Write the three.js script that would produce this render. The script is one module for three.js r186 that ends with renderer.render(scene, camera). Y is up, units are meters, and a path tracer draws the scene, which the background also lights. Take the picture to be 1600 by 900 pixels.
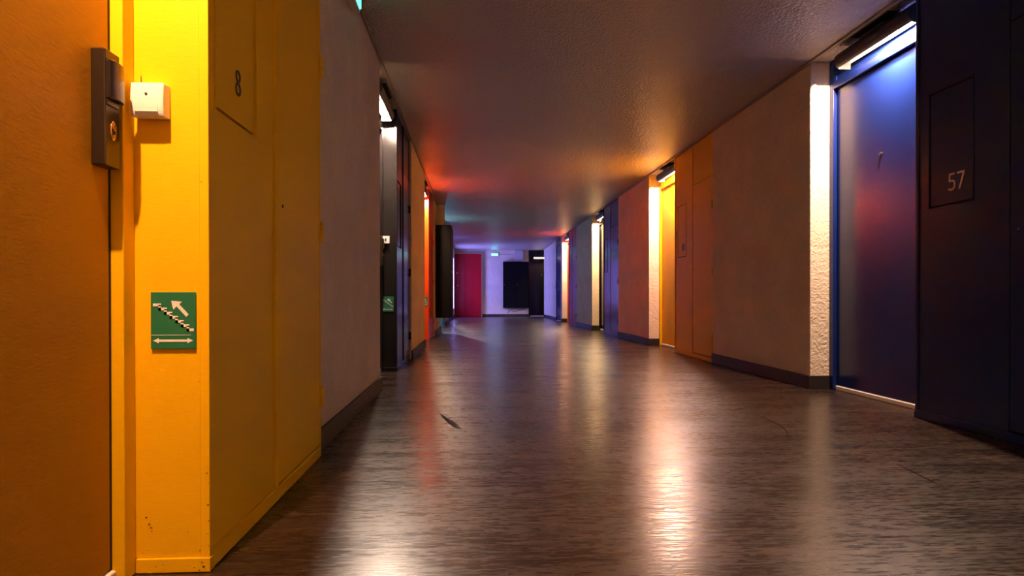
import * as THREE from 'three';
import { RoundedBoxGeometry } from 'three/addons/geometries/RoundedBoxGeometry.js';
import { TextGeometry } from 'three/addons/geometries/TextGeometry.js';
import { FontLoader } from 'three/addons/loaders/FontLoader.js';
import { mergeGeometries } from 'three/addons/utils/BufferGeometryUtils.js';
import { RectAreaLightUniformsLib } from 'three/addons/lights/RectAreaLightUniformsLib.js';

// ---------------------------------------------------------------- camera, exposure
const scene = new THREE.Scene();
scene.background = new THREE.Color(0x000000);
const renderer = new THREE.WebGLRenderer({ antialias: true });
renderer.toneMapping = THREE.LinearToneMapping;
renderer.toneMappingExposure = 2.25;
renderer.shadowMap.enabled = true;
renderer.shadowMap.type = THREE.PCFSoftShadowMap;
RectAreaLightUniformsLib.init();

const camera = new THREE.PerspectiveCamera(2 * Math.atan(450 / 1038.43) * 180 / Math.PI, 1600 / 900, 0.05, 80);
camera.position.set(0, 0.6314, 0);
camera.rotation.order = 'YXZ';
camera.rotation.set(-0.00544, -0.05755, -0.00121);
camera.setViewOffset(1600, 900, 0, -21.4, 1600, 900);
camera.updateProjectionMatrix();
scene.add(camera);

// lamp light: a bulb over every door, in candela, and its colour
const BULB = 9.5;
const tint = (r, g, b) => new THREE.Color().setRGB(r, g, b);
const LAMPS = {
  u56: [tint(1, 0.78, 0.6), 0.8], u8: [tint(1, 0.52, 0.27), 1.0, -0.2], u9: [tint(1, 0.74, 0.56), 0.68], u10: [tint(1, 0.64, 0.42), 0.85], u11: [tint(0.8, 0.95, 1), 1.5], u12: [tint(1, 0.8, 0.6), 0.5],
  u57: [tint(1, 0.66, 0.46), 1.05], u58: [tint(1, 0.60, 0.47), 1], u59: [tint(1, 0.66, 0.36), 1], u60: [tint(1, 0.68, 0.46), 1],
};
const WARM = tint(1, 0.76, 0.52);

// ---------------------------------------------------------------- measures (metres)
const H = 2.26, XL = -0.64, XR = 2.323, ZF = -22.6, ZB = 2.6;
const FRAME = 0.135, LEAF = 0.16, BACK = 0.215;    // depth of door frame face, leaf face, wall core behind

// ---------------------------------------------------------------- random and textures
function rng(seed) { let s = seed >>> 0; return () => { s = (s + 0x6d2b79f5) >>> 0; let t = Math.imul(s ^ (s >>> 15), 1 | s); t = (t + Math.imul(t ^ (t >>> 7), 61 | t)) ^ t; return ((t ^ (t >>> 14)) >>> 0) / 4294967296; }; }
function noiseLayer(w, h, nx, ny, seed, out, amp) {     // tileable value noise with nx by ny cells, added to out
  const r = rng(seed), g = new Float32Array(nx * ny);
  for (let i = 0; i < g.length; i++) g[i] = r() * 2 - 1;
  const xs = new Int32Array(w), xf = new Float32Array(w);
  for (let x = 0; x < w; x++) { const u = x / w * nx; xs[x] = Math.floor(u); const f = u - xs[x]; xf[x] = f * f * (3 - 2 * f); }
  for (let y = 0; y < h; y++) {
    const v = y / h * ny, j = Math.floor(v); let f = v - j; f = f * f * (3 - 2 * f);
    const a = (j % ny) * nx, b = ((j + 1) % ny) * nx;
    for (let x = 0; x < w; x++) {
      const i = xs[x] % nx, k = (i + 1) % nx, t = xf[x];
      out[y * w + x] += amp * ((g[a + i] * (1 - t) + g[a + k] * t) * (1 - f) + (g[b + i] * (1 - t) + g[b + k] * t) * f);
    }
  }
}
function dataTexture(w, h, fill, srgb) {
  const d = new Uint8Array(w * h * 4);
  fill(d);
  const t = new THREE.DataTexture(d, w, h);
  t.wrapS = t.wrapT = THREE.RepeatWrapping; t.magFilter = THREE.LinearFilter; t.minFilter = THREE.LinearMipmapLinearFilter; t.generateMipmaps = true;
  if (srgb) t.colorSpace = THREE.SRGBColorSpace;
  t.needsUpdate = true;
  return t;
}
const clamp = (x) => (x < 0 ? 0 : x > 1 ? 1 : x);
const grey = (d, i, v) => { const c = Math.round(clamp(v) * 255); d[4 * i] = d[4 * i + 1] = d[4 * i + 2] = c; d[4 * i + 3] = 255; };
function clone(t, u, v) { const c = t.clone(); c.repeat.set(u, v); c.needsUpdate = true; return c; }

// rough-cast plaster: lumps of five to ten millimetres (one tile = 1 m)
const stuccoBump = dataTexture(1024, 1024, (d) => {
  const f = new Float32Array(1024 * 1024);
  noiseLayer(1024, 1024, 20, 20, 3, f, 0.3); noiseLayer(1024, 1024, 56, 56, 4, f, 0.55); noiseLayer(1024, 1024, 105, 105, 5, f, 0.7); noiseLayer(1024, 1024, 210, 210, 6, f, 0.35);
  for (let i = 0; i < f.length; i++) grey(d, i, 0.5 + 0.42 * f[i]);
});
const stuccoColor = dataTexture(512, 512, (d) => {
  const f = new Float32Array(512 * 512);
  noiseLayer(512, 512, 6, 6, 13, f, 0.5); noiseLayer(512, 512, 30, 30, 14, f, 0.25); noiseLayer(512, 512, 128, 128, 15, f, 0.3);
  for (let i = 0; i < f.length; i++) grey(d, i, 0.93 + 0.06 * f[i]);
}, true);
// stippled ceiling paint (one tile = 1 m)
const stippleBump = dataTexture(1024, 1024, (d) => {
  const f = new Float32Array(1024 * 1024);
  noiseLayer(1024, 1024, 70, 70, 23, f, 0.6); noiseLayer(1024, 1024, 120, 120, 24, f, 0.75); noiseLayer(1024, 1024, 240, 240, 25, f, 0.3);
  for (let i = 0; i < f.length; i++) grey(d, i, 0.5 + 0.45 * f[i]);
});
// faint brushed grain of painted joinery (one tile = 1 m)
const paintBump = dataTexture(1024, 1024, (d) => {
  const f = new Float32Array(1024 * 1024);
  noiseLayer(1024, 1024, 60, 240, 33, f, 0.5); noiseLayer(1024, 1024, 140, 420, 34, f, 0.5); noiseLayer(1024, 1024, 12, 12, 35, f, 0.3);
  for (let i = 0; i < f.length; i++) grey(d, i, 0.5 + 0.4 * f[i]);
});
// marbled linoleum: short streaks running across the corridor (one tile = 3.2 m)
const lino = new Float32Array(2048 * 2048), linoFleck = new Float32Array(2048 * 2048);
noiseLayer(2048, 2048, 20, 340, 41, lino, 0.22); noiseLayer(2048, 2048, 60, 640, 42, lino, 0.45); noiseLayer(2048, 2048, 150, 1024, 43, lino, 0.55); noiseLayer(2048, 2048, 9, 40, 44, lino, 0.28);
noiseLayer(2048, 2048, 120, 900, 45, linoFleck, 0.6); noiseLayer(2048, 2048, 30, 500, 46, linoFleck, 0.5); noiseLayer(2048, 2048, 16, 40, 47, linoFleck, 0.55);
const linoColor = dataTexture(2048, 2048, (d) => {
  for (let i = 0; i < lino.length; i++) {
    const t = 0.5 + 0.42 * lino[i], k = clamp((linoFleck[i] - 0.55) * 2.2);
    d[4 * i] = 24 + 52 * t + 50 * k; d[4 * i + 1] = 18 + 40 * t + 40 * k; d[4 * i + 2] = 14 + 33 * t + 32 * k; d[4 * i + 3] = 255;
  }
}, true);
const linoRough = dataTexture(1024, 1024, (d) => {
  for (let y = 0; y < 1024; y++) for (let x = 0; x < 1024; x++) grey(d, y * 1024 + x, 0.28 + 0.10 * lino[2 * y * 2048 + 2 * x]);
});
const linoBump = dataTexture(1024, 1024, (d) => {
  for (let y = 0; y < 1024; y++) for (let x = 0; x < 1024; x++) grey(d, y * 1024 + x, 0.5 + 0.3 * lino[2 * y * 2048 + 2 * x]);
});

// ---------------------------------------------------------------- materials
const M = {};
M.wall = new THREE.MeshStandardMaterial({ color: new THREE.Color().setRGB(0.82, 0.67, 0.51), map: stuccoColor, roughness: 0.75, bumpMap: stuccoBump, bumpScale: 0.005 });
M.ceiling = new THREE.MeshStandardMaterial({ color: new THREE.Color().setRGB(0.50, 0.42, 0.355), roughness: 0.36, bumpMap: stippleBump, bumpScale: 0.007 });
M.floor = new THREE.MeshPhysicalMaterial({ color: new THREE.Color().setRGB(0.78, 0.76, 0.74), ior: 1.58, map: clone(linoColor, 1 / 3.2, 1 / 3.2), roughness: 1, roughnessMap: clone(linoRough, 1 / 3.2, 1 / 3.2), bumpMap: clone(linoBump, 1 / 3.2, 1 / 3.2), bumpScale: 0.0002 });
M.base = new THREE.MeshStandardMaterial({ color: new THREE.Color().setRGB(0.018, 0.012, 0.010), roughness: 0.55 });
M.trim = new THREE.MeshStandardMaterial({ color: new THREE.Color().setRGB(0.30, 0.22, 0.15), roughness: 0.5 });
function paint(r, g, b, rough = 0.3) { return new THREE.MeshPhysicalMaterial({ specularIntensity: 0.6, color: new THREE.Color().setRGB(r, g, b), roughness: rough, bumpMap: paintBump, bumpScale: 0.00025 }); }
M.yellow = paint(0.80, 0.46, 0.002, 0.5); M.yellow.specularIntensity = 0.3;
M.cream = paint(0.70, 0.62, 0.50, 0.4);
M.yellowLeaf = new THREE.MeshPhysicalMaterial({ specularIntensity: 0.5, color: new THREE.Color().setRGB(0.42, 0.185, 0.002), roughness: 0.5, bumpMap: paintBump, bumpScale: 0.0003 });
M.blue = paint(0.006, 0.018, 0.13, 0.24);
M.black = paint(0.011, 0.009, 0.009, 0.17);
M.orange = paint(0.68, 0.062, 0.003, 0.3);
M.red = paint(0.33, 0.003, 0.012, 0.3); M.red.specularIntensity = 0.4;
M.teal = paint(0.012, 0.13, 0.17, 0.3);
M.brightBlue = paint(0.03, 0.06, 0.55, 0.3);
M.cabinet = new THREE.MeshPhysicalMaterial({ color: new THREE.Color().setRGB(0.003, 0.0025, 0.0025), roughness: 0.6, specularIntensity: 0.2 });
M.blackMetal = new THREE.MeshStandardMaterial({ color: new THREE.Color().setRGB(0.010, 0.009, 0.008), roughness: 0.5 });
M.bronze = new THREE.MeshStandardMaterial({ color: new THREE.Color().setRGB(0.055, 0.040, 0.024), roughness: 0.36, metalness: 0.8 });
M.bronzeDark = new THREE.MeshStandardMaterial({ color: new THREE.Color().setRGB(0.05, 0.04, 0.035), roughness: 0.3, metalness: 0.7 });
M.brass = new THREE.MeshStandardMaterial({ color: new THREE.Color().setRGB(0.72, 0.50, 0.22), roughness: 0.25, metalness: 1 });
M.steel = new THREE.MeshStandardMaterial({ color: new THREE.Color().setRGB(0.62, 0.60, 0.56), roughness: 0.28, metalness: 1 });
M.plastic = new THREE.MeshStandardMaterial({ color: new THREE.Color().setRGB(0.80, 0.77, 0.72), roughness: 0.35 });
M.sill = new THREE.MeshStandardMaterial({ color: new THREE.Color().setRGB(0.78, 0.72, 0.68), roughness: 0.5 });
M.dark = new THREE.MeshStandardMaterial({ color: new THREE.Color().setRGB(0.006, 0.005, 0.005), roughness: 0.7 });
M.signGreen = new THREE.MeshStandardMaterial({ color: new THREE.Color().setRGB(0.015, 0.16, 0.075), roughness: 0.45 });
M.signWhite = new THREE.MeshStandardMaterial({ color: new THREE.Color().setRGB(0.78, 0.78, 0.74), roughness: 0.5 });
M.numDark = new THREE.MeshStandardMaterial({ color: new THREE.Color().setRGB(0.035, 0.025, 0.018), roughness: 0.5 });
M.numPale = new THREE.MeshStandardMaterial({ color: new THREE.Color().setRGB(0.85, 0.62, 0.50), roughness: 0.45 });
M.lampInner = new THREE.MeshStandardMaterial({ color: new THREE.Color().setRGB(0.75, 0.73, 0.70), roughness: 0.5 });
const glow = (c, k) => new THREE.MeshStandardMaterial({ color: 0xffffff, roughness: 0.5, emissive: c, emissiveIntensity: k });

// ---------------------------------------------------------------- geometry helpers
function metricUV(g) {                                   // texture coordinates in metres, by the way each face points
  const p = g.attributes.position, n = g.attributes.normal, uv = new Float32Array(p.count * 2);
  for (let i = 0; i < p.count; i++) {
    const ax = Math.abs(n.getX(i)), ay = Math.abs(n.getY(i)), az = Math.abs(n.getZ(i));
    const [u, v] = ay >= ax && ay >= az ? [p.getX(i), p.getZ(i)] : ax >= az ? [p.getZ(i), p.getY(i)] : [p.getX(i), p.getY(i)];
    uv[2 * i] = u; uv[2 * i + 1] = v;
  }
  g.setAttribute('uv', new THREE.BufferAttribute(uv, 2));
  return g;
}
const flat = (g) => { const q = g.index ? g.toNonIndexed() : g; for (const k of Object.keys(q.attributes)) if (!['position', 'normal', 'uv'].includes(k)) q.deleteAttribute(k); return metricUV(q); };
// box from min to max corners, edges rounded by r
function bx(x0, x1, y0, y1, z0, z1, r = 0) {
  const w = x1 - x0, h = y1 - y0, d = z1 - z0;
  const g = r > 0 ? new RoundedBoxGeometry(w, h, d, 2, Math.min(r, w / 2.01, h / 2.01, d / 2.01)) : new THREE.BoxGeometry(w, h, d);
  g.translate((x0 + x1) / 2, (y0 + y1) / 2, (z0 + z1) / 2);
  return flat(g);
}
function cyl(r, len, axis, x, y, z, seg = 20, r2 = r) {
  const g = new THREE.CylinderGeometry(r, r2, len, seg);
  if (axis === 'x') g.rotateZ(Math.PI / 2);
  if (axis === 'z') g.rotateX(Math.PI / 2);
  g.translate(x, y, z);
  return flat(g);
}
function tube(points, r, seg = 24) { return flat(new THREE.TubeGeometry(new THREE.CatmullRomCurve3(points.map((p) => new THREE.Vector3(...p))), seg, r, 8)); }
// slab in the y-z plane (thickness along x from x0 to x1) with rectangular holes
function slabYZ(x0, x1, y0, y1, z0, z1, holes = [], bevel = 0) {
  const s = new THREE.Shape([[z0, y0], [z1, y0], [z1, y1], [z0, y1]].map((p) => new THREE.Vector2(-p[0], p[1])));
  for (const [a0, a1, b0, b1] of holes) s.holes.push(new THREE.Path([[b0, a0], [b1, a0], [b1, a1], [b0, a1]].map((p) => new THREE.Vector2(-p[0], p[1]))));
  const g = new THREE.ExtrudeGeometry(s, { depth: x1 - x0, bevelEnabled: bevel > 0, bevelSize: bevel, bevelOffset: -bevel, bevelThickness: bevel, bevelSegments: 1 });
  g.rotateY(Math.PI / 2); g.translate(x0, 0, 0);
  return flat(g);
}
const taken = {};
function numbered(name) { const n = (taken[name] = (taken[name] ?? -1) + 1); return n ? name + '_' + String(n).padStart(3, '0') : name; }
function mesh(name, geos, material, parent, label) {
  const list = [].concat(geos);
  const g = list.length > 1 ? mergeGeometries(list) : list[0];
  const m = new THREE.Mesh(g, material);
  m.name = name; m.castShadow = m.receiveShadow = true;
  if (label) m.userData.label = label;
  parent.add(m);
  return m;
}
function thing(name, label, category, extra = {}) {
  const g = new THREE.Group();
  g.name = numbered(name); g.userData = { label, category, ...extra };
  scene.add(g);
  return g;
}
function structure(name, label, category) { const g = new THREE.Group(); g.name = name; g.userData = { label, category, kind: 'structure' }; scene.add(g); return g; }

// A unit is a door recess and the cupboard beside it. Its own axes: x into the wall, y up, z along the wall from the recess.
const right = (z) => ({ x: XR, z, turn: 0 }), left = (z) => ({ x: XL, z, turn: Math.PI });
function place(o, u, lx, ly, lz) {
  const s = u.turn ? -1 : 1;
  o.position.set(u.x + s * lx, ly, u.z + s * lz); o.rotation.y = u.turn;
  return o;
}

// ---------------------------------------------------------------- floor and ceiling
const FX0 = -1.0, FX1 = 3.5;
const floor = structure('floor', 'dark brown streaked linoleum floor of the corridor', 'floor');
const SEAMS = [ZB, -1.968, -6.5, -11.0, -15.6, -20.1, ZF - 0.4];
for (let i = 0; i + 1 < SEAMS.length; i++) mesh('floor_sheet', bx(FX0, FX1, -0.08, 0, SEAMS[i + 1] + 0.001, SEAMS[i] - 0.001), M.floor, floor);
M.seam = new THREE.MeshStandardMaterial({ color: new THREE.Color().setRGB(0.13, 0.095, 0.06), roughness: 0.5 });
for (let i = 1; i + 1 < SEAMS.length; i++) mesh('weld_seam', bx(FX0, FX1, -0.01, 0.0004, SEAMS[i] - 0.0013, SEAMS[i] + 0.0013), M.seam, floor);
const ceiling = structure('ceiling', 'stippled off-white corridor ceiling', 'ceiling');
mesh('ceiling_slab', bx(FX0, FX1, H, H + 0.1, ZF - 0.4, ZB), M.ceiling, ceiling);

// scratches and rubbed marks on the linoleum
function ribbon(points, w, y) {
  const c = new THREE.CatmullRomCurve3(points.map(([x, z]) => new THREE.Vector3(x, y, z))), n = 24, pos = [], nor = [], idx = [];
  for (let i = 0; i <= n; i++) {
    const p = c.getPoint(i / n), t = c.getTangent(i / n), k = w * Math.sin(Math.PI * (0.06 + 0.88 * i / n));
    pos.push(p.x - t.z * k, y, p.z + t.x * k, p.x + t.z * k, y, p.z - t.x * k); nor.push(0, 1, 0, 0, 1, 0);
    if (i < n) { const a = 2 * i; idx.push(a, a + 1, a + 2, a + 1, a + 3, a + 2); }
  }
  const g = new THREE.BufferGeometry();
  g.setAttribute('position', new THREE.Float32BufferAttribute(pos, 3)); g.setAttribute('normal', new THREE.Float32BufferAttribute(nor, 3)); g.setIndex(idx);
  return flat(g);
}
M.scratch = new THREE.MeshStandardMaterial({ color: new THREE.Color().setRGB(0.12, 0.09, 0.065), roughness: 0.45 });
M.scuff = new THREE.MeshStandardMaterial({ color: new THREE.Color().setRGB(0.034, 0.024, 0.018), roughness: 0.3 });
mesh('scratch', ribbon([[1.47, -3.78], [1.52, -3.45], [1.5, -3.15], [1.42, -2.92]], 0.0022, 0.0006), M.scratch, floor, 'pale curved scratch');
mesh('scratch', ribbon([[1.60, -2.42], [1.585, -2.3], [1.56, -2.12]], 0.0028, 0.0006), M.scratch, floor, 'pale short scratch');
for (let i = 0; i < 5; i++) mesh('scuff', ribbon([[-0.205 + 0.012 * i, -3.74 + 0.05 * i], [-0.165 + 0.014 * i, -3.54 + 0.03 * i], [-0.115 + 0.012 * i, -3.32 + 0.02 * i], [-0.085 + 0.008 * i, -3.2 + 0.01 * i]], 0.0028, 0.0006), M.scuff, floor, 'dark rubbed mark');

// ---------------------------------------------------------------- units (doors, cupboards, lamps)
const font = await new FontLoader().loadAsync('fonts/droid/droid_sans_regular.typeface.json');
const R_RIGHT = 1.09, R_LEFT = 1.15;
// u place; R recess width; C cupboard width; F width of the fixed panel; d cupboard front; h0 hatch start
const UNITS = [
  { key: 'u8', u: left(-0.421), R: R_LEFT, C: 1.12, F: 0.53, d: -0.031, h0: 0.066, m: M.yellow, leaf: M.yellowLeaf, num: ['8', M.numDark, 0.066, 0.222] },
  { key: 'u9', u: left(-4.60), R: 1.18, C: 1.12, F: 0.56, d: 0.02, h0: 0.10, m: M.black, leaf: M.black },
  { key: 'u10', u: left(-8.78), R: 1.20, C: 1.04, F: 0.53, d: 0.03, h0: 0.10, m: M.orange, leaf: M.orange },
  { key: 'u11', u: left(-12.95), R: R_LEFT, C: 1.12, F: 0.56, d: 0.01, h0: 0.10, m: M.teal, leaf: M.teal },
  { key: 'u12', u: left(-17.15), R: R_LEFT, C: 1.12, F: 0.56, d: 0.01, h0: 0.10, m: M.brightBlue, leaf: M.brightBlue },
  { key: 'u56', u: right(-0.235), R: R_RIGHT, C: 1.24, F: 0.607, d: 0.004, h0: 0.10, m: M.cream, leaf: M.cream },
  { key: 'u57', u: right(-4.47), R: R_RIGHT, C: 1.24, F: 0.607, d: 0.004, h0: 0.10, m: M.blue, leaf: M.blue, num: ['57', M.numPale, 0.084, 0.285] },
  { key: 'u58', u: right(-8.705), R: 1.115, C: 1.245, F: 0.63, d: 0.004, h0: 0.10, m: M.yellow, leaf: M.yellow, num: ['58', M.numDark, 0.075, 0.285] },
  { key: 'u59', u: right(-12.96), R: 1.12, C: 1.26, F: 0.63, d: 0.004, h0: 0.06, m: M.black, leaf: M.black },
  { key: 'u60', u: right(-17.40), R: 1.18, C: 1.26, F: 0.63, d: 0.004, h0: 0.10, m: M.orange, closet: M.red, leaf: M.orange },
];
const NAMES = {
  u8: ['matte orange-yellow entrance door with bronze security handle', 'yellow cupboard numbered 8, white call box and green stair sign on its side', 'black tubular lamp above the orange-yellow door beside cupboard 8'],
  u9: ['black entrance door beside the pinkish wall section', 'glossy black floor to ceiling cupboard with green stair sign on its side', 'black tubular lamp glowing above the black door beside the pinkish wall section'],
  u10: ['orange-red entrance door just before the hanging black cabinet', 'orange-red cupboard next to the hanging black side-on cabinet', 'black tubular lamp glowing above the orange-red door'],
  u11: ['teal entrance door behind the hanging black cabinet', 'teal cupboard behind the hanging black cabinet', 'black tubular lamp above the teal door'],
  u12: ['bright blue entrance door close to the red double cupboard', 'bright blue cupboard close to the red double cupboard', 'black tubular lamp above the bright blue door'],
  u56: ['cream entrance door across from cupboard 8', 'cream cupboard nearest the end wall behind the viewer', 'black tubular lamp above the cream door across from cupboard 8'],
  u57: ['dark blue entrance door with brass peephole, beside cupboard 57', 'navy floor to ceiling cupboard numbered 57', 'black tubular lamp lighting the dark blue door'],
  u58: ['yellow entrance door beside cupboard 58', 'yellow cupboard numbered 58 beside a lit door recess', 'black tubular lamp lighting the yellow door beside cupboard 58'],
  u59: ['black entrance door between yellow cupboard 58 and the red cupboard', 'black cupboard with hatch reflecting red light', 'black tubular lamp lighting the cream wall return beside the black hatch cupboard'],
  u60: ['orange entrance door beside the red cupboard and dark blue flush door', 'red cupboard beside the orange door recess', 'black tubular lamp lighting the orange door recess beside the red cupboard'],
};

let doorNo = 0;
function buildDoor(q) {
  const { u, R } = q, g = structure('door_' + (++doorNo), NAMES[q.key][0], 'door');
  place(g, u, LEAF, 0, R / 2);
  const a = -R / 2, b = R / 2, fm = q.m, w = 0.05, fx = FRAME - LEAF;
  mesh('frame_post', bx(fx, 0.05, 0.001, H - 0.002, a + 0.001, a + w, 0.003), fm, g);
  mesh('frame_post', bx(fx, 0.05, 0.001, H - 0.002, b - w, b - 0.001, 0.003), fm, g);
  mesh('frame_head', bx(fx, 0.05, 2.058, 2.106, a + w, b - w, 0.003), fm, g);
  mesh('transom_panel', bx(0.002, 0.04, 2.106, H - 0.002, a + w, b - w), fm, g);
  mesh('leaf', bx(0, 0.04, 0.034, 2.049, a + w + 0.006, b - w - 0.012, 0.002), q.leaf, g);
  mesh('seal', [bx(0.002, 0.038, 0.03, 2.057, b - w - 0.0115, b - w - 0.0005), bx(0.014, 0.038, 0.03, 2.057, a + w + 0.0005, a + w + 0.0055)], M.dark, g, 'black rubber seal');
  mesh('threshold', bx(-0.008, 0.045, 0.001, 0.03, a + w, b - w, 0.006), M.sill, g, 'pale sill strip');
  return g;
}
function handleSet(door, q) {
  const b = q.R / 2 - 0.05, z1 = b - 0.022, z0 = z1 - 0.058;      // at the cupboard side of the leaf
  const plate = mesh('handle_plate', bx(-0.03, -0.0005, 0.912, 1.158, z0, z1, 0.003), M.bronze, door, 'dark bronze security plate');
  const s = new THREE.Shape();
  // grip, seen along y: a curved shell standing just off the plate
  s.moveTo(-0.029, z0 + 0.004); s.lineTo(-0.040, z0 + 0.002); s.bezierCurveTo(-0.047, z0 + 0.016, -0.046, z0 + 0.04, -0.038, z0 + 0.058);
  s.lineTo(-0.034, z0 + 0.057); s.bezierCurveTo(-0.040, z0 + 0.04, -0.040, z0 + 0.022, -0.029, z0 + 0.018); s.closePath();
  const sg = new THREE.ExtrudeGeometry(s, { depth: 0.078, bevelEnabled: true, bevelSize: 0.0015, bevelThickness: 0.0015, bevelSegments: 1, curveSegments: 10 });
  sg.rotateX(Math.PI / 2); sg.translate(0, 1.132, 0);
  mesh('grip', flat(sg), M.bronzeDark, plate);
  mesh('rose', bx(-0.0335, -0.029, 1.040, 1.138, z0 + 0.003, z0 + 0.05, 0.001), M.bronze, plate);
  const ring = new THREE.TorusGeometry(0.0095, 0.0016, 8, 20); ring.scale(1, 1.9, 1); ring.rotateY(Math.PI / 2); ring.translate(-0.0305, 0.99, z0 + 0.03);
  mesh('lock_ring', flat(ring), M.brass, plate);
  const core = cyl(0.0065, 0.006, 'x', -0.031, 0.997, z0 + 0.03, 16);
  mesh('lock_core', core, M.brass, plate);
  mesh('key_slot', bx(-0.0346, -0.0338, 0.9925, 1.0015, z0 + 0.029, z0 + 0.031), M.dark, plate);
  mesh('lock_screw', cyl(0.003, 0.004, 'x', -0.031, 0.979, z0 + 0.03, 12), M.brass, plate);
}
// places where the yellow paint has flaked, mostly low down and on the outer edge of the cupboard's side
function paintChips(cupboard, q) {
  const side = cupboard.children.find((o) => o.name === 'side_panel'), r = rng(77), a = -q.C / 2;
  const chipMat = [paint(0.26, 0.11, 0.012, 0.6), paint(0.55, 0.30, 0.03, 0.6), paint(0.10, 0.045, 0.01, 0.6)];
  const spots = [[0.139, 0.128, 3], [0.133, 0.112, 4], [0.129, 0.104, 4], [0.149, 0.107, 2.2], [0.136, 0.108, 2], [0.127, 0.096, 2.4], [0.131, 0.084, 1.8], [0.134, 0.052, 2.2], [0.146, 0.045, 2], [0.139, 0.044, 1.6], [0.045, 0.092, 1.8],
    [0.018, 0.050, 2.6], [0.0, 0.243, 2.4], [0.002, 0.228, 3], [-0.002, 0.205, 2], [0.0, 0.155, 3.2], [-0.001, 0.118, 2.4], [0.001, 0.088, 3], [-0.002, 0.060, 3.4], [0.012, 0.9, 1.6], [0.016, 1.44, 2.2], [0.020, 0.44, 1.8]];
  const foot = [[0.115, 0.016, 3], [0.1, 0.02, 2], [0.04, 0.018, 2.6], [0.03, 0.012, 2.6], [0.012, 0.024, 3], [0.008, 0.014, 3.4], [0.018, 0.006, 2.2]];
  const chip = (dx, y, mm, z) => {
    const n = 7, s = new THREE.Shape();
    for (let i = 0; i < n; i++) { const t = i / n * 2 * Math.PI, k = mm * 0.001 * (0.5 + 0.7 * r()); i ? s.lineTo(k * Math.cos(t), k * 0.75 * Math.sin(t)) : s.moveTo(k, 0); }
    s.closePath();
    const e = new THREE.ExtrudeGeometry(s, { depth: 0.0004, bevelEnabled: false });
    e.translate(q.d + 0.004 + dx, y, z - 0.0004);
    const g = flat(e);
    mesh('paint_chip', g, chipMat[Math.floor(r() * 3)], side);
  };
  for (const [dx, y, mm] of spots) chip(dx, y, mm, dx < 0.02 ? a - 0.0015 : a);
  for (const [dx, y, mm] of foot) chip(dx, y, mm, a - 0.006);
}
function peephole(door, y) {
  const ring = cyl(0.011, 0.008, 'x', -0.004, y, 0.0, 20);
  const p = mesh('peephole', ring, M.brass, door, 'small brass peephole');
  mesh('lens', cyl(0.006, 0.002, 'x', -0.0085, y, 0.0, 16), M.dark, p);
}

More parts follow.
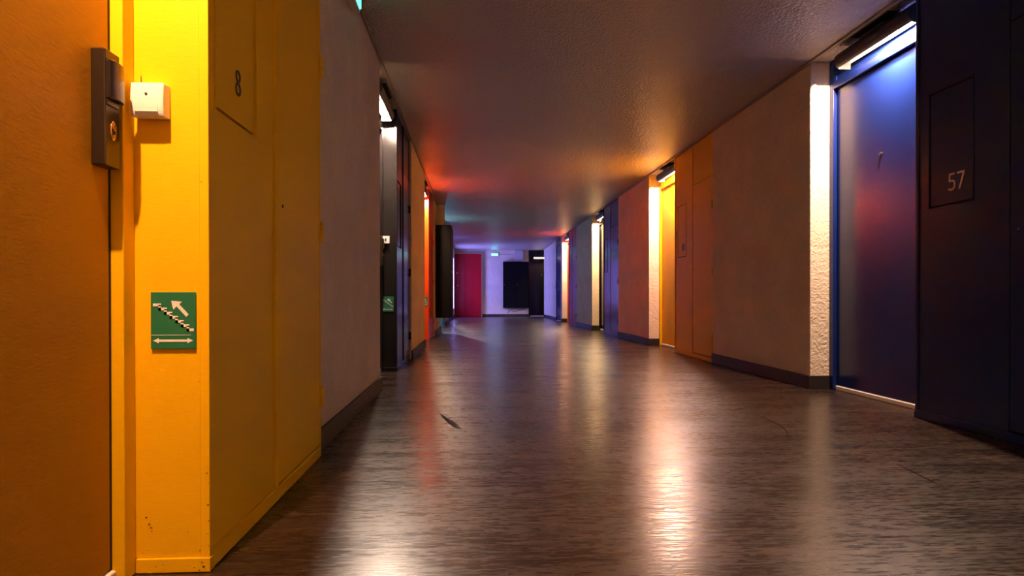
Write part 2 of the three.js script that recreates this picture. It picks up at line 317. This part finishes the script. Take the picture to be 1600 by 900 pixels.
function buildCupboard(q) {
  const { u, R, C, F, d, h0 } = q, m = q.closet ?? q.m;
  const g = thing('cupboard', NAMES[q.key][1], 'cupboard');
  place(g, u, 0, 0, R + C / 2);
  const a = -C / 2, b = C / 2, j = a + F, T = H - 0.002, inset = d + 0.008;
  // side towards the door recess
  const side = mesh('side_panel', bx(d + 0.001, FRAME + 0.02, 0.034, T, a, a + 0.02, 0.002), q.sideMat ?? m, g);
  mesh('edge_strip', bx(d, d + 0.022, 0.034, T, a - 0.0015, a + 0.019, 0.002), m, side);
  mesh('skirting_block', bx(d - 0.002, FRAME - 0.001, 0.001, 0.034, a - 0.006, a + 0.02, 0.002), m, side);
  // fixed panel with a hatch opening
  const hz0 = a + h0, hz1 = hz0 + 0.286, hy0 = 1.09, hy1 = 1.665;
  mesh('fixed_panel', slabYZ(inset, inset + 0.018, 0.044, T, a + 0.021, j - 0.008, [[hy0 - 0.004, hy1 + 0.004, hz0 - 0.004, hz1 + 0.004]]), m, g);
  mesh('hatch_backing', bx(inset + 0.02, inset + 0.03, hy0 - 0.03, hy1 + 0.03, hz0 - 0.03, hz1 + 0.03), M.dark, g);
  const hatch = mesh('hatch', bx(inset + 0.003, inset + 0.017, hy0 + 0.006, hy1, hz0, hz1, 0.002), m, g);
  const fr = 0.004;                                              // thin raised bead round the hatch, open at the foot
  mesh('hatch_bead', [bx(inset - fr, inset + 0.002, hy0 - 0.004, hy1 + 0.014, hz0 - 0.014, hz0 - 0.004, 0.0015), bx(inset - fr, inset + 0.002, hy0 - 0.004, hy1 + 0.014, hz1 + 0.004, hz1 + 0.014, 0.0015), bx(inset - fr, inset + 0.002, hy1 + 0.004, hy1 + 0.014, hz0 - 0.004, hz1 + 0.004, 0.0015)], m, g);
  if (q.num) {
    const [txt, nm, size, at] = q.num;
    const t = new TextGeometry(txt, { font, size, depth: 0.002, curveSegments: 6 });
    t.computeBoundingBox();
    const bb = t.boundingBox; t.translate(-(bb.min.x + bb.max.x) / 2, -(bb.min.y + bb.max.y) / 2, 0); t.scale(0.92, 1, 1);
    t.rotateY(-Math.PI / 2);                                     // reads along +z, faces -x
    t.translate(inset + 0.0025, 1.198, a + at);
    mesh('number', flat(t), nm, hatch, 'number ' + txt);
  }
  // stile, header, door, foot rail, end stile
  mesh('stile', bx(d - (u.turn ? 0 : 0.004), d + 0.03, 0.044, T, j - 0.008, j + 0.012, 0.003), m, g);
  mesh('header_panel', bx(d + 0.002, d + 0.022, 1.832, T, j + 0.013, b - 0.02, 0.002), m, g);
  const door = mesh('cupboard_door', bx(d, d + 0.02, 0.052, 1.826, j + 0.0145, b - 0.0225, 0.002), m, g);
  mesh('keyhole', cyl(0.005, 0.003, 'x', d - 0.001, 0.925, j + 0.06, 14), q.key === 'u57' ? M.brass : M.dark, door);
  mesh('end_stile', bx(d - 0.001, 0.05, 0.044, T, b - 0.018, b - 0.001, 0.002), m, g);
  mesh('foot_rail', bx(d - (u.turn ? 0.001 : 0.006), d + 0.04, 0.001, 0.044, a + 0.021, b - 0.001, 0.004), m, g);
  mesh('inner_body', bx(d + 0.032, BACK - 0.005, 0.045, T, a + 0.022, b - 0.02), M.dark, g);
  for (const y of [0.245, 0.895, 1.545]) {
    const h = mesh('hinge', [cyl(0.0075, 0.038, 'y', d - 0.008, y - 0.0205, b - 0.015, 12), cyl(0.0075, 0.038, 'y', d - 0.008, y + 0.0205, b - 0.015, 12)], m, g);
    mesh('hinge_leaf', [bx(d - 0.003, d - 0.0005, y - 0.038, y + 0.038, b - 0.034, b - 0.012), bx(d - 0.009, d - 0.001, y - 0.038, y + 0.038, b - 0.0165, b - 0.0135)], m, h);
  }
  return g;
}

function buildLamp(q, color, strength, off = 0.11) {
  const { u, R } = q, L = 0.74, r = 0.056, cx = 0.078, cy = 2.172;
  const g = thing('door_lamp', NAMES[q.key][2], 'lamp', { group: 'tubular lamps above the doors' });
  place(g, u, cx, cy, R / 2 + 0.085);
  // shade: a long curved shell open towards door and floor, pale inside
  const A0 = Math.PI + THREE.MathUtils.degToRad(57), A1 = THREE.MathUtils.degToRad(-18), n = 28;
  const pt = (t, rr) => { const an = A0 + (A1 - A0) * t; return [rr * Math.cos(an), rr * Math.sin(an)]; };
  const shell = (ra, rb) => {
    const s = new THREE.Shape();
    for (let i = 0; i <= n; i++) { const [x, y] = pt(i / n, ra); i ? s.lineTo(x, y) : s.moveTo(x, y); }
    for (let i = n; i >= 0; i--) s.lineTo(...pt(i / n, rb));
    s.closePath();
    return s;
  };
  const sg = new THREE.ExtrudeGeometry(shell(r, r - 0.002), { depth: L, bevelEnabled: false }); sg.translate(0, 0, -L / 2);
  mesh('shade', flat(sg), M.blackMetal, g, 'black curved metal shade');
  const rg = new THREE.ExtrudeGeometry(shell(r - 0.0022, r - 0.0036), { depth: L - 0.008, bevelEnabled: false }); rg.translate(0, 0, -L / 2 + 0.004);
  mesh('reflector', flat(rg), M.lampInner, g, 'pale inner reflector');
  const c = new THREE.Shape();
  for (let i = 0; i <= n; i++) { const [x, y] = pt(i / n, r - 0.002); i ? c.lineTo(x, y) : c.moveTo(x, y); }
  c.lineTo(0.055, -0.017); c.lineTo(0.055, -0.052); c.lineTo(-0.024, -0.052); c.closePath();
  for (const z of [-L / 2, L / 2 - 0.003]) { const e = new THREE.ExtrudeGeometry(c, { depth: 0.003, bevelEnabled: false }); e.translate(0, 0, z); mesh('end_cap', flat(e), M.blackMetal, g); }
  mesh('bulb', cyl(0.015, 0.40, 'z', 0, -0.004, off, 18), glow(color, 6), g, 'glowing white bulb');
  for (const k of [-1, 1]) mesh('bulb_socket', cyl(0.016, 0.05, 'z', 0, -0.004, off + k * 0.226, 14), M.lampInner, g);
  // fixing: housing on the shade, arm, ceiling plate
  mesh('housing', bx(-0.04, 0.045, 0.040, 0.066, -0.13, 0.13, 0.012), M.blackMetal, g);
  mesh('arm', cyl(0.012, H - cy - 0.066, 'y', 0, 0.063 + (H - cy - 0.066) / 2, 0, 14), M.blackMetal, g);
  mesh('ceiling_plate', bx(-0.06, 0.05, H - cy - 0.007, H - cy - 0.001, -0.19, 0.19, 0.003), M.blackMetal, g);
  const light = new THREE.PointLight(color, BULB * strength, 0, 2);
  light.name = 'bulb_light'; light.position.set(0, -0.004, off); light.castShadow = true; light.shadow.radius = 0.75; light.shadow.bias = -0.002;
  g.add(light);
  return g;
}

const D = {}, K = {};
for (const q of UNITS) {
  D[q.key] = buildDoor(q); K[q.key] = buildCupboard(q);
  if (q.u.turn) handleSet(D[q.key], q);
}
paintChips(K.u8, UNITS[0]);
peephole(D.u57, 1.509);
for (const q of UNITS) buildLamp(q, ...LAMPS[q.key]);

// ---------------------------------------------------------------- walls and skirtings between the units
const wallLeft = structure('wall_left', 'pale rough-cast wall sections between the doors with the stair signs', 'wall');
const wallRight = structure('wall_right', 'pale rough-cast wall sections on the side of cupboards 57 and 58', 'wall');
const baseLeft = structure('baseboard_left', 'dark brown skirting on the side of the stair signs', 'skirting');
const baseRight = structure('baseboard_right', 'dark brown skirting on the side of cupboards 57 and 58', 'skirting');
const BH = 0.092, BT = 0.014, WIN = [0.3, 1.9, -21.7, -20.55];        // window opening: y from, to, z from, to
// left: sections from one cupboard's end to the next recess
{
  const ends = UNITS.filter((q) => q.u.turn).map((q) => [q.u.z, q.u.z - q.R - q.C]);
  const cuts = [[ZB, ends[0][0]]];
  for (let i = 0; i < ends.length; i++) cuts.push([ends[i][1], i + 1 < ends.length ? ends[i + 1][0] : ZF]);
  for (const [za, zb] of cuts) {
    mesh('wall_section', zb === ZF ? slabYZ(XL - BACK, XL, 0, H, zb, za - 0.001, [WIN]) : bx(XL - BACK, XL, 0, H, zb, za - 0.001, 0.006), M.wall, wallLeft);
    mesh('skirting', [bx(XL + 0.0005, XL + BT, 0.0005, BH, zb + 0.001, za - 0.002, 0.003), bx(XL - FRAME + 0.002, XL + BT, 0.0005, BH, zb - BT, zb + 0.0005, 0.003)], M.base, baseLeft);
  }
  mesh('wall_core', bx(XL - 0.34, XL - BACK - 0.001, 0, H, ZF - 0.4, ZB), M.wall, wallLeft);
}
{
  const us = UNITS.filter((q) => !q.u.turn).map((q) => [q.u.z, q.u.z + q.R + q.C]);
  const cuts = [[us[0][1], ZB]];
  for (let i = 0; i + 1 < us.length; i++) cuts.push([us[i + 1][1], us[i][0]]);
  cuts.push([-18.66 + 1.0 + 0.0, us[us.length - 1][0]]);          // narrow pier beside the flush blue door
  cuts.push([-21.9, -18.66]);
  for (const [za, zb] of cuts) {
    mesh('wall_section', bx(XR, XR + BACK, 0, H, za + 0.001, zb, 0.006), M.wall, wallRight);
    mesh('skirting', [bx(XR - BT, XR - 0.0005, 0.0005, BH, za + 0.002, zb - 0.001, 0.003), bx(XR - BT, XR + FRAME - 0.002, 0.0005, BH, zb - 0.0005, zb + BT, 0.003)], M.base, baseRight);
  }
  mesh('wall_core', bx(XR + BACK + 0.001, XR + 0.34, 0, H, -21.9, ZB), M.wall, wallRight);
}
// backlit frosted window set deep in the stair-sign side, close to the end wall
{
  const g = structure('window_1', 'tall frosted window glowing dusk blue, close to the red double cupboard', 'window');
  g.position.set(XL - BACK, WIN[0], (WIN[2] + WIN[3]) / 2);
  const c = new THREE.Color().setRGB(0.2, 0.21, 1), h = WIN[1] - WIN[0], w = (WIN[3] - WIN[2]) / 2;
  for (const k of [-1, 1]) mesh('window_frame', bx(0.001, 0.03, 0.001, h - 0.001, k > 0 ? w - 0.04 : -w + 0.001, k > 0 ? w - 0.001 : -w + 0.04, 0.003), M.sill, g);
  for (const k of [0, 1]) mesh('window_frame', bx(0.001, 0.03, k ? h - 0.04 : 0.001, k ? h - 0.001 : 0.04, -w + 0.041, w - 0.041, 0.003), M.sill, g);
  mesh('pane', bx(0.002, 0.012, 0.041, h - 0.041, -w + 0.041, w - 0.041), glow(c, 2.2), g, 'frosted pane lit blue by the dusk outside');
  const l = new THREE.RectAreaLight(c, 11, 2 * w - 0.1, h - 0.1); l.name = 'window_light'; l.position.set(0.02, h / 2, 0); l.rotation.y = -Math.PI / 2; g.add(l);
}
const wallFar = structure('wall_far', 'end wall of the corridor carrying the red cupboard and exit light', 'wall');
mesh('wall_section', [bx(FX0, 1.87, 0, H, ZF - 0.2, ZF), bx(2.78, FX1, 0, H, ZF - 0.2, ZF)], M.wall, wallFar);
mesh('wall_core', bx(FX0, FX1, 0, H, ZF - 0.4, ZF - 0.201), M.wall, wallFar);
mesh('side_wall', bx(3.3, FX1, 0, H, ZF, -21.9), M.wall, wallFar);
mesh('side_return', bx(XR + 0.341, FX1, 0, H, -21.9, -21.7), M.wall, wallFar);
const wallNear = structure('wall_near', 'end wall of the corridor behind the viewer', 'wall');
mesh('wall_section', bx(FX0, FX1, 0, H, ZB, ZB + 0.15), M.wall, wallNear);
const baseFar = structure('baseboard_far', 'dark skirting along the end wall under the hanging cabinet', 'skirting');
mesh('skirting', bx(0.268, 1.865, 0.0005, 0.085, ZF + 0.0005, ZF + BT, 0.003), M.base, baseFar);
const t1 = structure('trim_1', 'thin brown ceiling moulding along the stair-sign side', 'trim');
mesh('moulding', bx(XL - 0.004, XL + 0.018, H - 0.016, H - 0.0005, ZF, ZB, 0.004), M.trim, t1);
const t2 = structure('trim_2', 'thin brown ceiling moulding along the side of cupboards 57 and 58', 'trim');
mesh('moulding', bx(XR - 0.018, XR + 0.004, H - 0.016, H - 0.0005, -21.9, ZB, 0.004), M.trim, t2);

// flush dark blue door in the wall near the corridor's end
{
  const g = structure('door_' + (++doorNo), 'dark blue flush door with long pull handle beside the orange door recess', 'door');
  place(g, right(-18.16), 0, 0, 0);
  mesh('frame', [bx(0.0, 0.06, 0.001, H - 0.02, -0.498, -0.45, 0.003), bx(0.0, 0.06, 0.001, H - 0.02, 0.45, 0.498, 0.003), bx(0.0, 0.06, 2.08, H - 0.02, -0.45, 0.45, 0.003)], M.black, g);
  mesh('leaf', bx(0.012, 0.055, 0.02, 2.075, -0.445, 0.445, 0.003), M.blue, g);
  mesh('threshold', bx(0.0, 0.07, 0.001, 0.018, -0.449, 0.449, 0.004), M.sill, g, 'pale sill strip');
  mesh('pull_handle', [cyl(0.009, 0.32, 'y', -0.03, 0.98, -0.36, 12), cyl(0.006, 0.05, 'x', -0.01, 0.86, -0.36, 10), cyl(0.006, 0.05, 'x', -0.01, 1.1, -0.36, 10)], M.steel, g, 'pale metal pull handle');
  mesh('wall_filler', bx(0.061, BACK, 0.001, H - 0.001, -0.498, 0.498), M.dark, g);
}
// black door in the end wall
{
  const g = structure('door_' + (++doorNo), 'black door in the end wall beside the hanging cabinet', 'door');
  g.position.set(2.325, 0, ZF - 0.1);
  mesh('frame', [bx(-0.452, -0.40, 0.001, H - 0.001, -0.06, 0.08, 0.003), bx(0.40, 0.452, 0.001, H - 0.001, -0.06, 0.08, 0.003), bx(-0.4, 0.4, 2.06, H - 0.001, -0.06, 0.06, 0.003)], M.black, g);
  mesh('leaf', bx(-0.396, 0.396, 0.03, 2.055, -0.055, -0.015, 0.003), M.black, g);
  mesh('threshold', bx(-0.4, 0.4, 0.001, 0.03, -0.06, 0.05, 0.004), M.sill, g, 'pale sill strip');
  const p = mesh('peephole', cyl(0.014, 0.012, 'z', 0.0, 1.43, -0.012, 16), M.steel, g, 'bright round peephole');
  mesh('lens', cyl(0.007, 0.003, 'z', 0.0, 1.43, -0.005, 12), M.dark, p);
}

// ---------------------------------------------------------------- stair signs on the cupboard sides
function stairSign(label, x, y, z) {
  const g = thing('stair_sign', label, 'sign', { group: 'green stair signs' });
  g.position.set(x, y, z);
  const k = 0.1 / 207, X = (p) => (p - 816.5) * k, Y = (p) => (732 - p) * k, bar = (x0, x1, y0, y1) => bx(Math.min(X(x0), X(x1)), Math.max(X(x0), X(x1)), Math.min(Y(y0), Y(y1)), Math.max(Y(y0), Y(y1)), 0.0039, 0.0047);
  mesh('plate', bx(-0.05, 0.05, 0, 0.13, 0, 0.004, 0.0008), M.signGreen, g, 'green plate');
  const st = [bar(724, 761, 517, 530)];
  let sx = 755, sy = 523;
  for (let i = 0; i < 6; i++) { st.push(bar(sx - 6.5, sx + 6.5, sy, sy + 26.3)); sy += 19.8; st.push(bar(sx - 6.5, i === 5 ? 912 : sx + 32.5, sy - 6.5, sy + 6.5)); sx += 26; }
  mesh('stair_symbol', st, M.signWhite, g);
  const poly = (pts) => { const s = new THREE.Shape(pts.map(([a, b]) => new THREE.Vector2(X(a), Y(b)))); const e = new THREE.ExtrudeGeometry(s, { depth: 0.0008, bevelEnabled: false }); e.translate(0, 0, 0.0039); return flat(e); };
  mesh('arrow', poly([[808, 504], [858, 508], [845, 521], [888, 569], [877, 580], [832, 530], [818, 547]]), M.signWhite, g);
  mesh('divider', bar(716, 898, 666, 668), M.signWhite, g);
  mesh('double_arrow', poly([[724, 693], [750, 681], [750, 688], [883, 688], [883, 681], [908, 693], [883, 706], [883, 699], [750, 699], [750, 706]]), M.signWhite, g);
  return g;
}
stairSign('green stair sign on the yellow side of cupboard 8', -0.688, 0.516, -1.571 + 0.0012);
stairSign('green stair sign on the side of the black cupboard', -0.738, 0.516, -5.78 + 0.0012);
stairSign('green stair sign on the side of the orange-red cupboard', -0.735, 0.516, -9.98 + 0.0012);

// ---------------------------------------------------------------- call boxes
{
  const g = thing('call_box', 'white square call box with pinhole on the yellow cupboard side', 'call box');
  g.position.set(-0.7305, 1.04, -1.571 + 0.0012);
  const s = new THREE.Shape();                                   // profile in z-y, gently curved front
  s.moveTo(0, 0.002); s.lineTo(0.029, 0); s.bezierCurveTo(0.038, 0.004, 0.037, 0.05, 0.031, 0.076); s.lineTo(0, 0.077); s.closePath();
  const e = new THREE.ExtrudeGeometry(s, { depth: 0.068, bevelEnabled: true, bevelSize: 0.002, bevelThickness: 0.002, bevelOffset: -0.002, bevelSegments: 2, curveSegments: 10 });
  e.rotateY(-Math.PI / 2); e.translate(0.034, 0, 0);
  mesh('housing', flat(e), M.plastic, g);
  mesh('pinhole', cyl(0.0028, 0.004, 'z', -0.001, 0.050, 0.0345, 14), M.dark, g);
  mesh('name_window', [bx(-0.026, 0.024, 0.0105, 0.0113, 0.034, 0.0368), bx(0.0235, 0.0243, 0.0105, 0.033, 0.034, 0.0368)], M.sill, g);
  mesh('wire', tube([[-0.027, 0.076, 0.002], [-0.028, 0.09, 0.002], [-0.0285, 0.101, 0.001]], 0.0009, 8), M.numDark, g);
}
{
  const g = thing('key_switch', 'small white square key switch on the black cupboard side', 'switch');
  g.position.set(-0.752, 1.10, -5.78 + 0.0012);
  mesh('housing', bx(-0.032, 0.032, 0, 0.064, 0, 0.028, 0.004), M.plastic, g);
  mesh('slot', bx(-0.006, 0.006, 0.018, 0.044, 0.027, 0.0288), M.dark, g, 'dark key slot');
  mesh('screw', [cyl(0.003, 0.003, 'z', 0, 0.056, 0.028, 10), cyl(0.003, 0.003, 'z', 0, 0.009, 0.028, 10)], M.steel, g);
}

// ---------------------------------------------------------------- hanging cabinets
function cabinet(name, label, ductLabel) {
  const g = thing(name, label, 'cabinet');
  const w = 0.87, h = 1.56, dp = 0.27;                           // local: x across, z out of the wall, y from its foot
  mesh('body', bx(-w / 2, w / 2, 0, h, 0.001, dp - 0.02, 0.004), M.cabinet, g);
  for (const s of [-1, 1]) {
    const dr = mesh('cabinet_door', bx(s < 0 ? -w / 2 + 0.006 : 0.003, s < 0 ? -0.003 : w / 2 - 0.006, 0.01, h - 0.01, dp - 0.019, dp, 0.003), M.cabinet, g);
    mesh('lock', cyl(0.010, 0.008, 'z', s < 0 ? -w / 2 + 0.03 : 0.03, h * 0.5, dp + 0.003, 14), M.steel, dr);
  }
  mesh('duct', bx(-0.05, 0.24, h + 0.001, 1.90 + 0.05, 0.001, 0.13, 0.004), M.ductMat, g, ductLabel);
  return g;
}
M.ductMat = new THREE.MeshStandardMaterial({ color: new THREE.Color().setRGB(0.5, 0.45, 0.42), roughness: 0.6 });
const cabLeft = cabinet('hanging_cabinet', 'black steel cabinet hung side-on beyond the orange-red cupboard', 'pale cable duct');
cabLeft.position.set(XL + 0.001, 0.30, -11.2 - 0.436); cabLeft.rotation.y = Math.PI / 2;
const cabFar = cabinet('hanging_cabinet', 'black two-door steel cabinet hung on the end wall beside the black door', 'pale cable duct');
cabFar.position.set(1.43, 0.30, ZF + 0.001);
{
  const g = thing('loose_cable', 'thin dark cable hanging under the end wall cabinet', 'cable');
  g.position.set(1.25, 0.1, ZF + 0.01);
  mesh('cable', tube([[-0.12, 0.02, 0], [0.0, 0.13, 0.004], [0.12, 0.06, 0.004], [0.3, 0.12, 0.004], [0.45, 0.16, 0.004], [0.5, 0.2, 0.006]], 0.006, 40), M.dark, g);
}

// ---------------------------------------------------------------- red double cupboard on the end wall
{
  const g = thing('red_cupboard', 'crimson floor-standing double cupboard on the end wall', 'cupboard');
  const x0 = XL + 0.002, x1 = 0.262, zf = 0.2, top = 2.125, xm = -0.29;
  g.position.set(0, 0, ZF + 0.001);
  mesh('body', bx(x0, x1, 0.001, top, 0, zf - 0.022), M.red, g);
  const dl = mesh('cupboard_door', bx(x0 + 0.004, xm - 0.003, 0.03, top - 0.01, zf - 0.021, zf, 0.003), M.red, g);
  mesh('lock', [cyl(0.018, 0.02, 'z', -0.56, 1.47, zf + 0.009, 14), cyl(0.012, 0.02, 'z', -0.54, 1.05, zf + 0.009, 14)], M.steel, dl);
  mesh('pull_bar', [cyl(0.009, 0.52, 'y', -0.46, 1.2, zf + 0.03, 12), bx(-0.468, -0.452, 0.95, 0.97, zf, zf + 0.03), bx(-0.468, -0.452, 1.43, 1.45, zf, zf + 0.03)], M.red, dl);
  mesh('fixed_frame', slabYZ(zf - 0.021, zf, 0.03, top - 0.01, -x1 + 0.004, -xm - 0.003, [[0.08, 1.66, -x1 + 0.05, -xm - 0.03]]).rotateY(-Math.PI / 2), M.red, g);
  const dr = mesh('cupboard_door', bx(xm + 0.034, x1 - 0.054, 0.084, 1.656, zf - 0.021, zf - 0.003, 0.003), M.red, g);
  for (const y of [0.45, 0.9]) mesh('hinge', cyl(0.012, 0.09, 'y', x1 - 0.03, y, zf + 0.008, 12), M.red, dr);
  mesh('side_lipping', bx(x1 + 0.0005, x1 + 0.02, 0.001, top + 0.012, 0, zf - 0.03), M.sill, g, 'pale edge lipping');
  mesh('top_lipping', bx(x0, x1, top + 0.0005, top + 0.012, 0, zf - 0.03), M.sill, g, 'pale edge lipping');
}

// ---------------------------------------------------------------- exit lights and conduit
function exitLight(label, x, y, z, turn, w, k) {
  const g = thing('exit_light', label, 'exit light');
  g.position.set(x, y, z); g.rotation.y = turn;
  const c = new THREE.Color().setRGB(0.05, 0.85, 0.55);
  mesh('housing', bx(-w / 2, w / 2, 0, 0.10, 0, 0.045, 0.006), M.plastic, g);
  mesh('lit_panel', bx(-w / 2 + 0.012, w / 2 - 0.012, 0.014, 0.086, 0.0445, 0.052, 0.003), glow(c, 1.6), g, 'glowing green panel');
  const l = new THREE.RectAreaLight(c, k, w - 0.03, 0.07);
  l.name = 'panel_light'; l.position.set(0, 0.05, 0.056); l.rotation.y = Math.PI; g.add(l);
  return g;
}
exitLight('small glowing green exit light high on the end wall', 0.716, 2.06, ZF + 0.001, 0, 0.24, 3);
exitLight('glowing green exit light at the ceiling above the pinkish wall section', XL + 0.001, 2.135, -3.42, Math.PI / 2, 0.26, 1.5);
{
  const g = thing('cable_conduit', 'thin conduit running from exit light to cabinet duct', 'conduit');
  g.position.set(0.84, 2.11, ZF + 0.009);
  mesh('pipe', cyl(0.008, 0.53, 'x', 0.267, 0, 0, 10), M.ductMat, g);
}
// lamp over the black end door
{
  const g = thing('door_lamp', 'black lamp above the black door in the end wall', 'lamp', { group: 'tubular lamps above the doors' });
  g.position.set(2.33, 2.0, ZF + 0.05);
  const e = new THREE.CylinderGeometry(0.05, 0.05, 0.62, 24, 1, true, 0, Math.PI); e.rotateZ(Math.PI / 2); e.rotateX(-Math.PI / 2 + 0.4);
  mesh('shade', [flat(e), bx(-0.31, 0.31, 0.046, 0.052, -0.03, 0.03)], new THREE.MeshStandardMaterial({ color: new THREE.Color().setRGB(0.014, 0.012, 0.011), roughness: 0.42, side: THREE.DoubleSide }), g);
  mesh('tube', cyl(0.013, 0.56, 'x', 0, -0.004, 0, 14), glow(WARM, 5), g, 'glowing white tube');
  mesh('bracket', [bx(-0.12, 0.12, 0.052, 0.06, -0.03, 0.03), bx(-0.05, 0.05, 0.06, H - 2.0 - 0.002, -0.02, 0.01)], M.blackMetal, g);
  const l = new THREE.RectAreaLight(WARM, 90, 0.54, 0.022); l.name = 'tube_light'; l.position.set(0, -0.019, 0); l.rotation.set(-Math.PI / 2, 0, 0); g.add(l);
}

scene.traverse((o) => { if (o.isMesh) o.castShadow = o.receiveShadow = true; });
renderer.render(scene, camera);
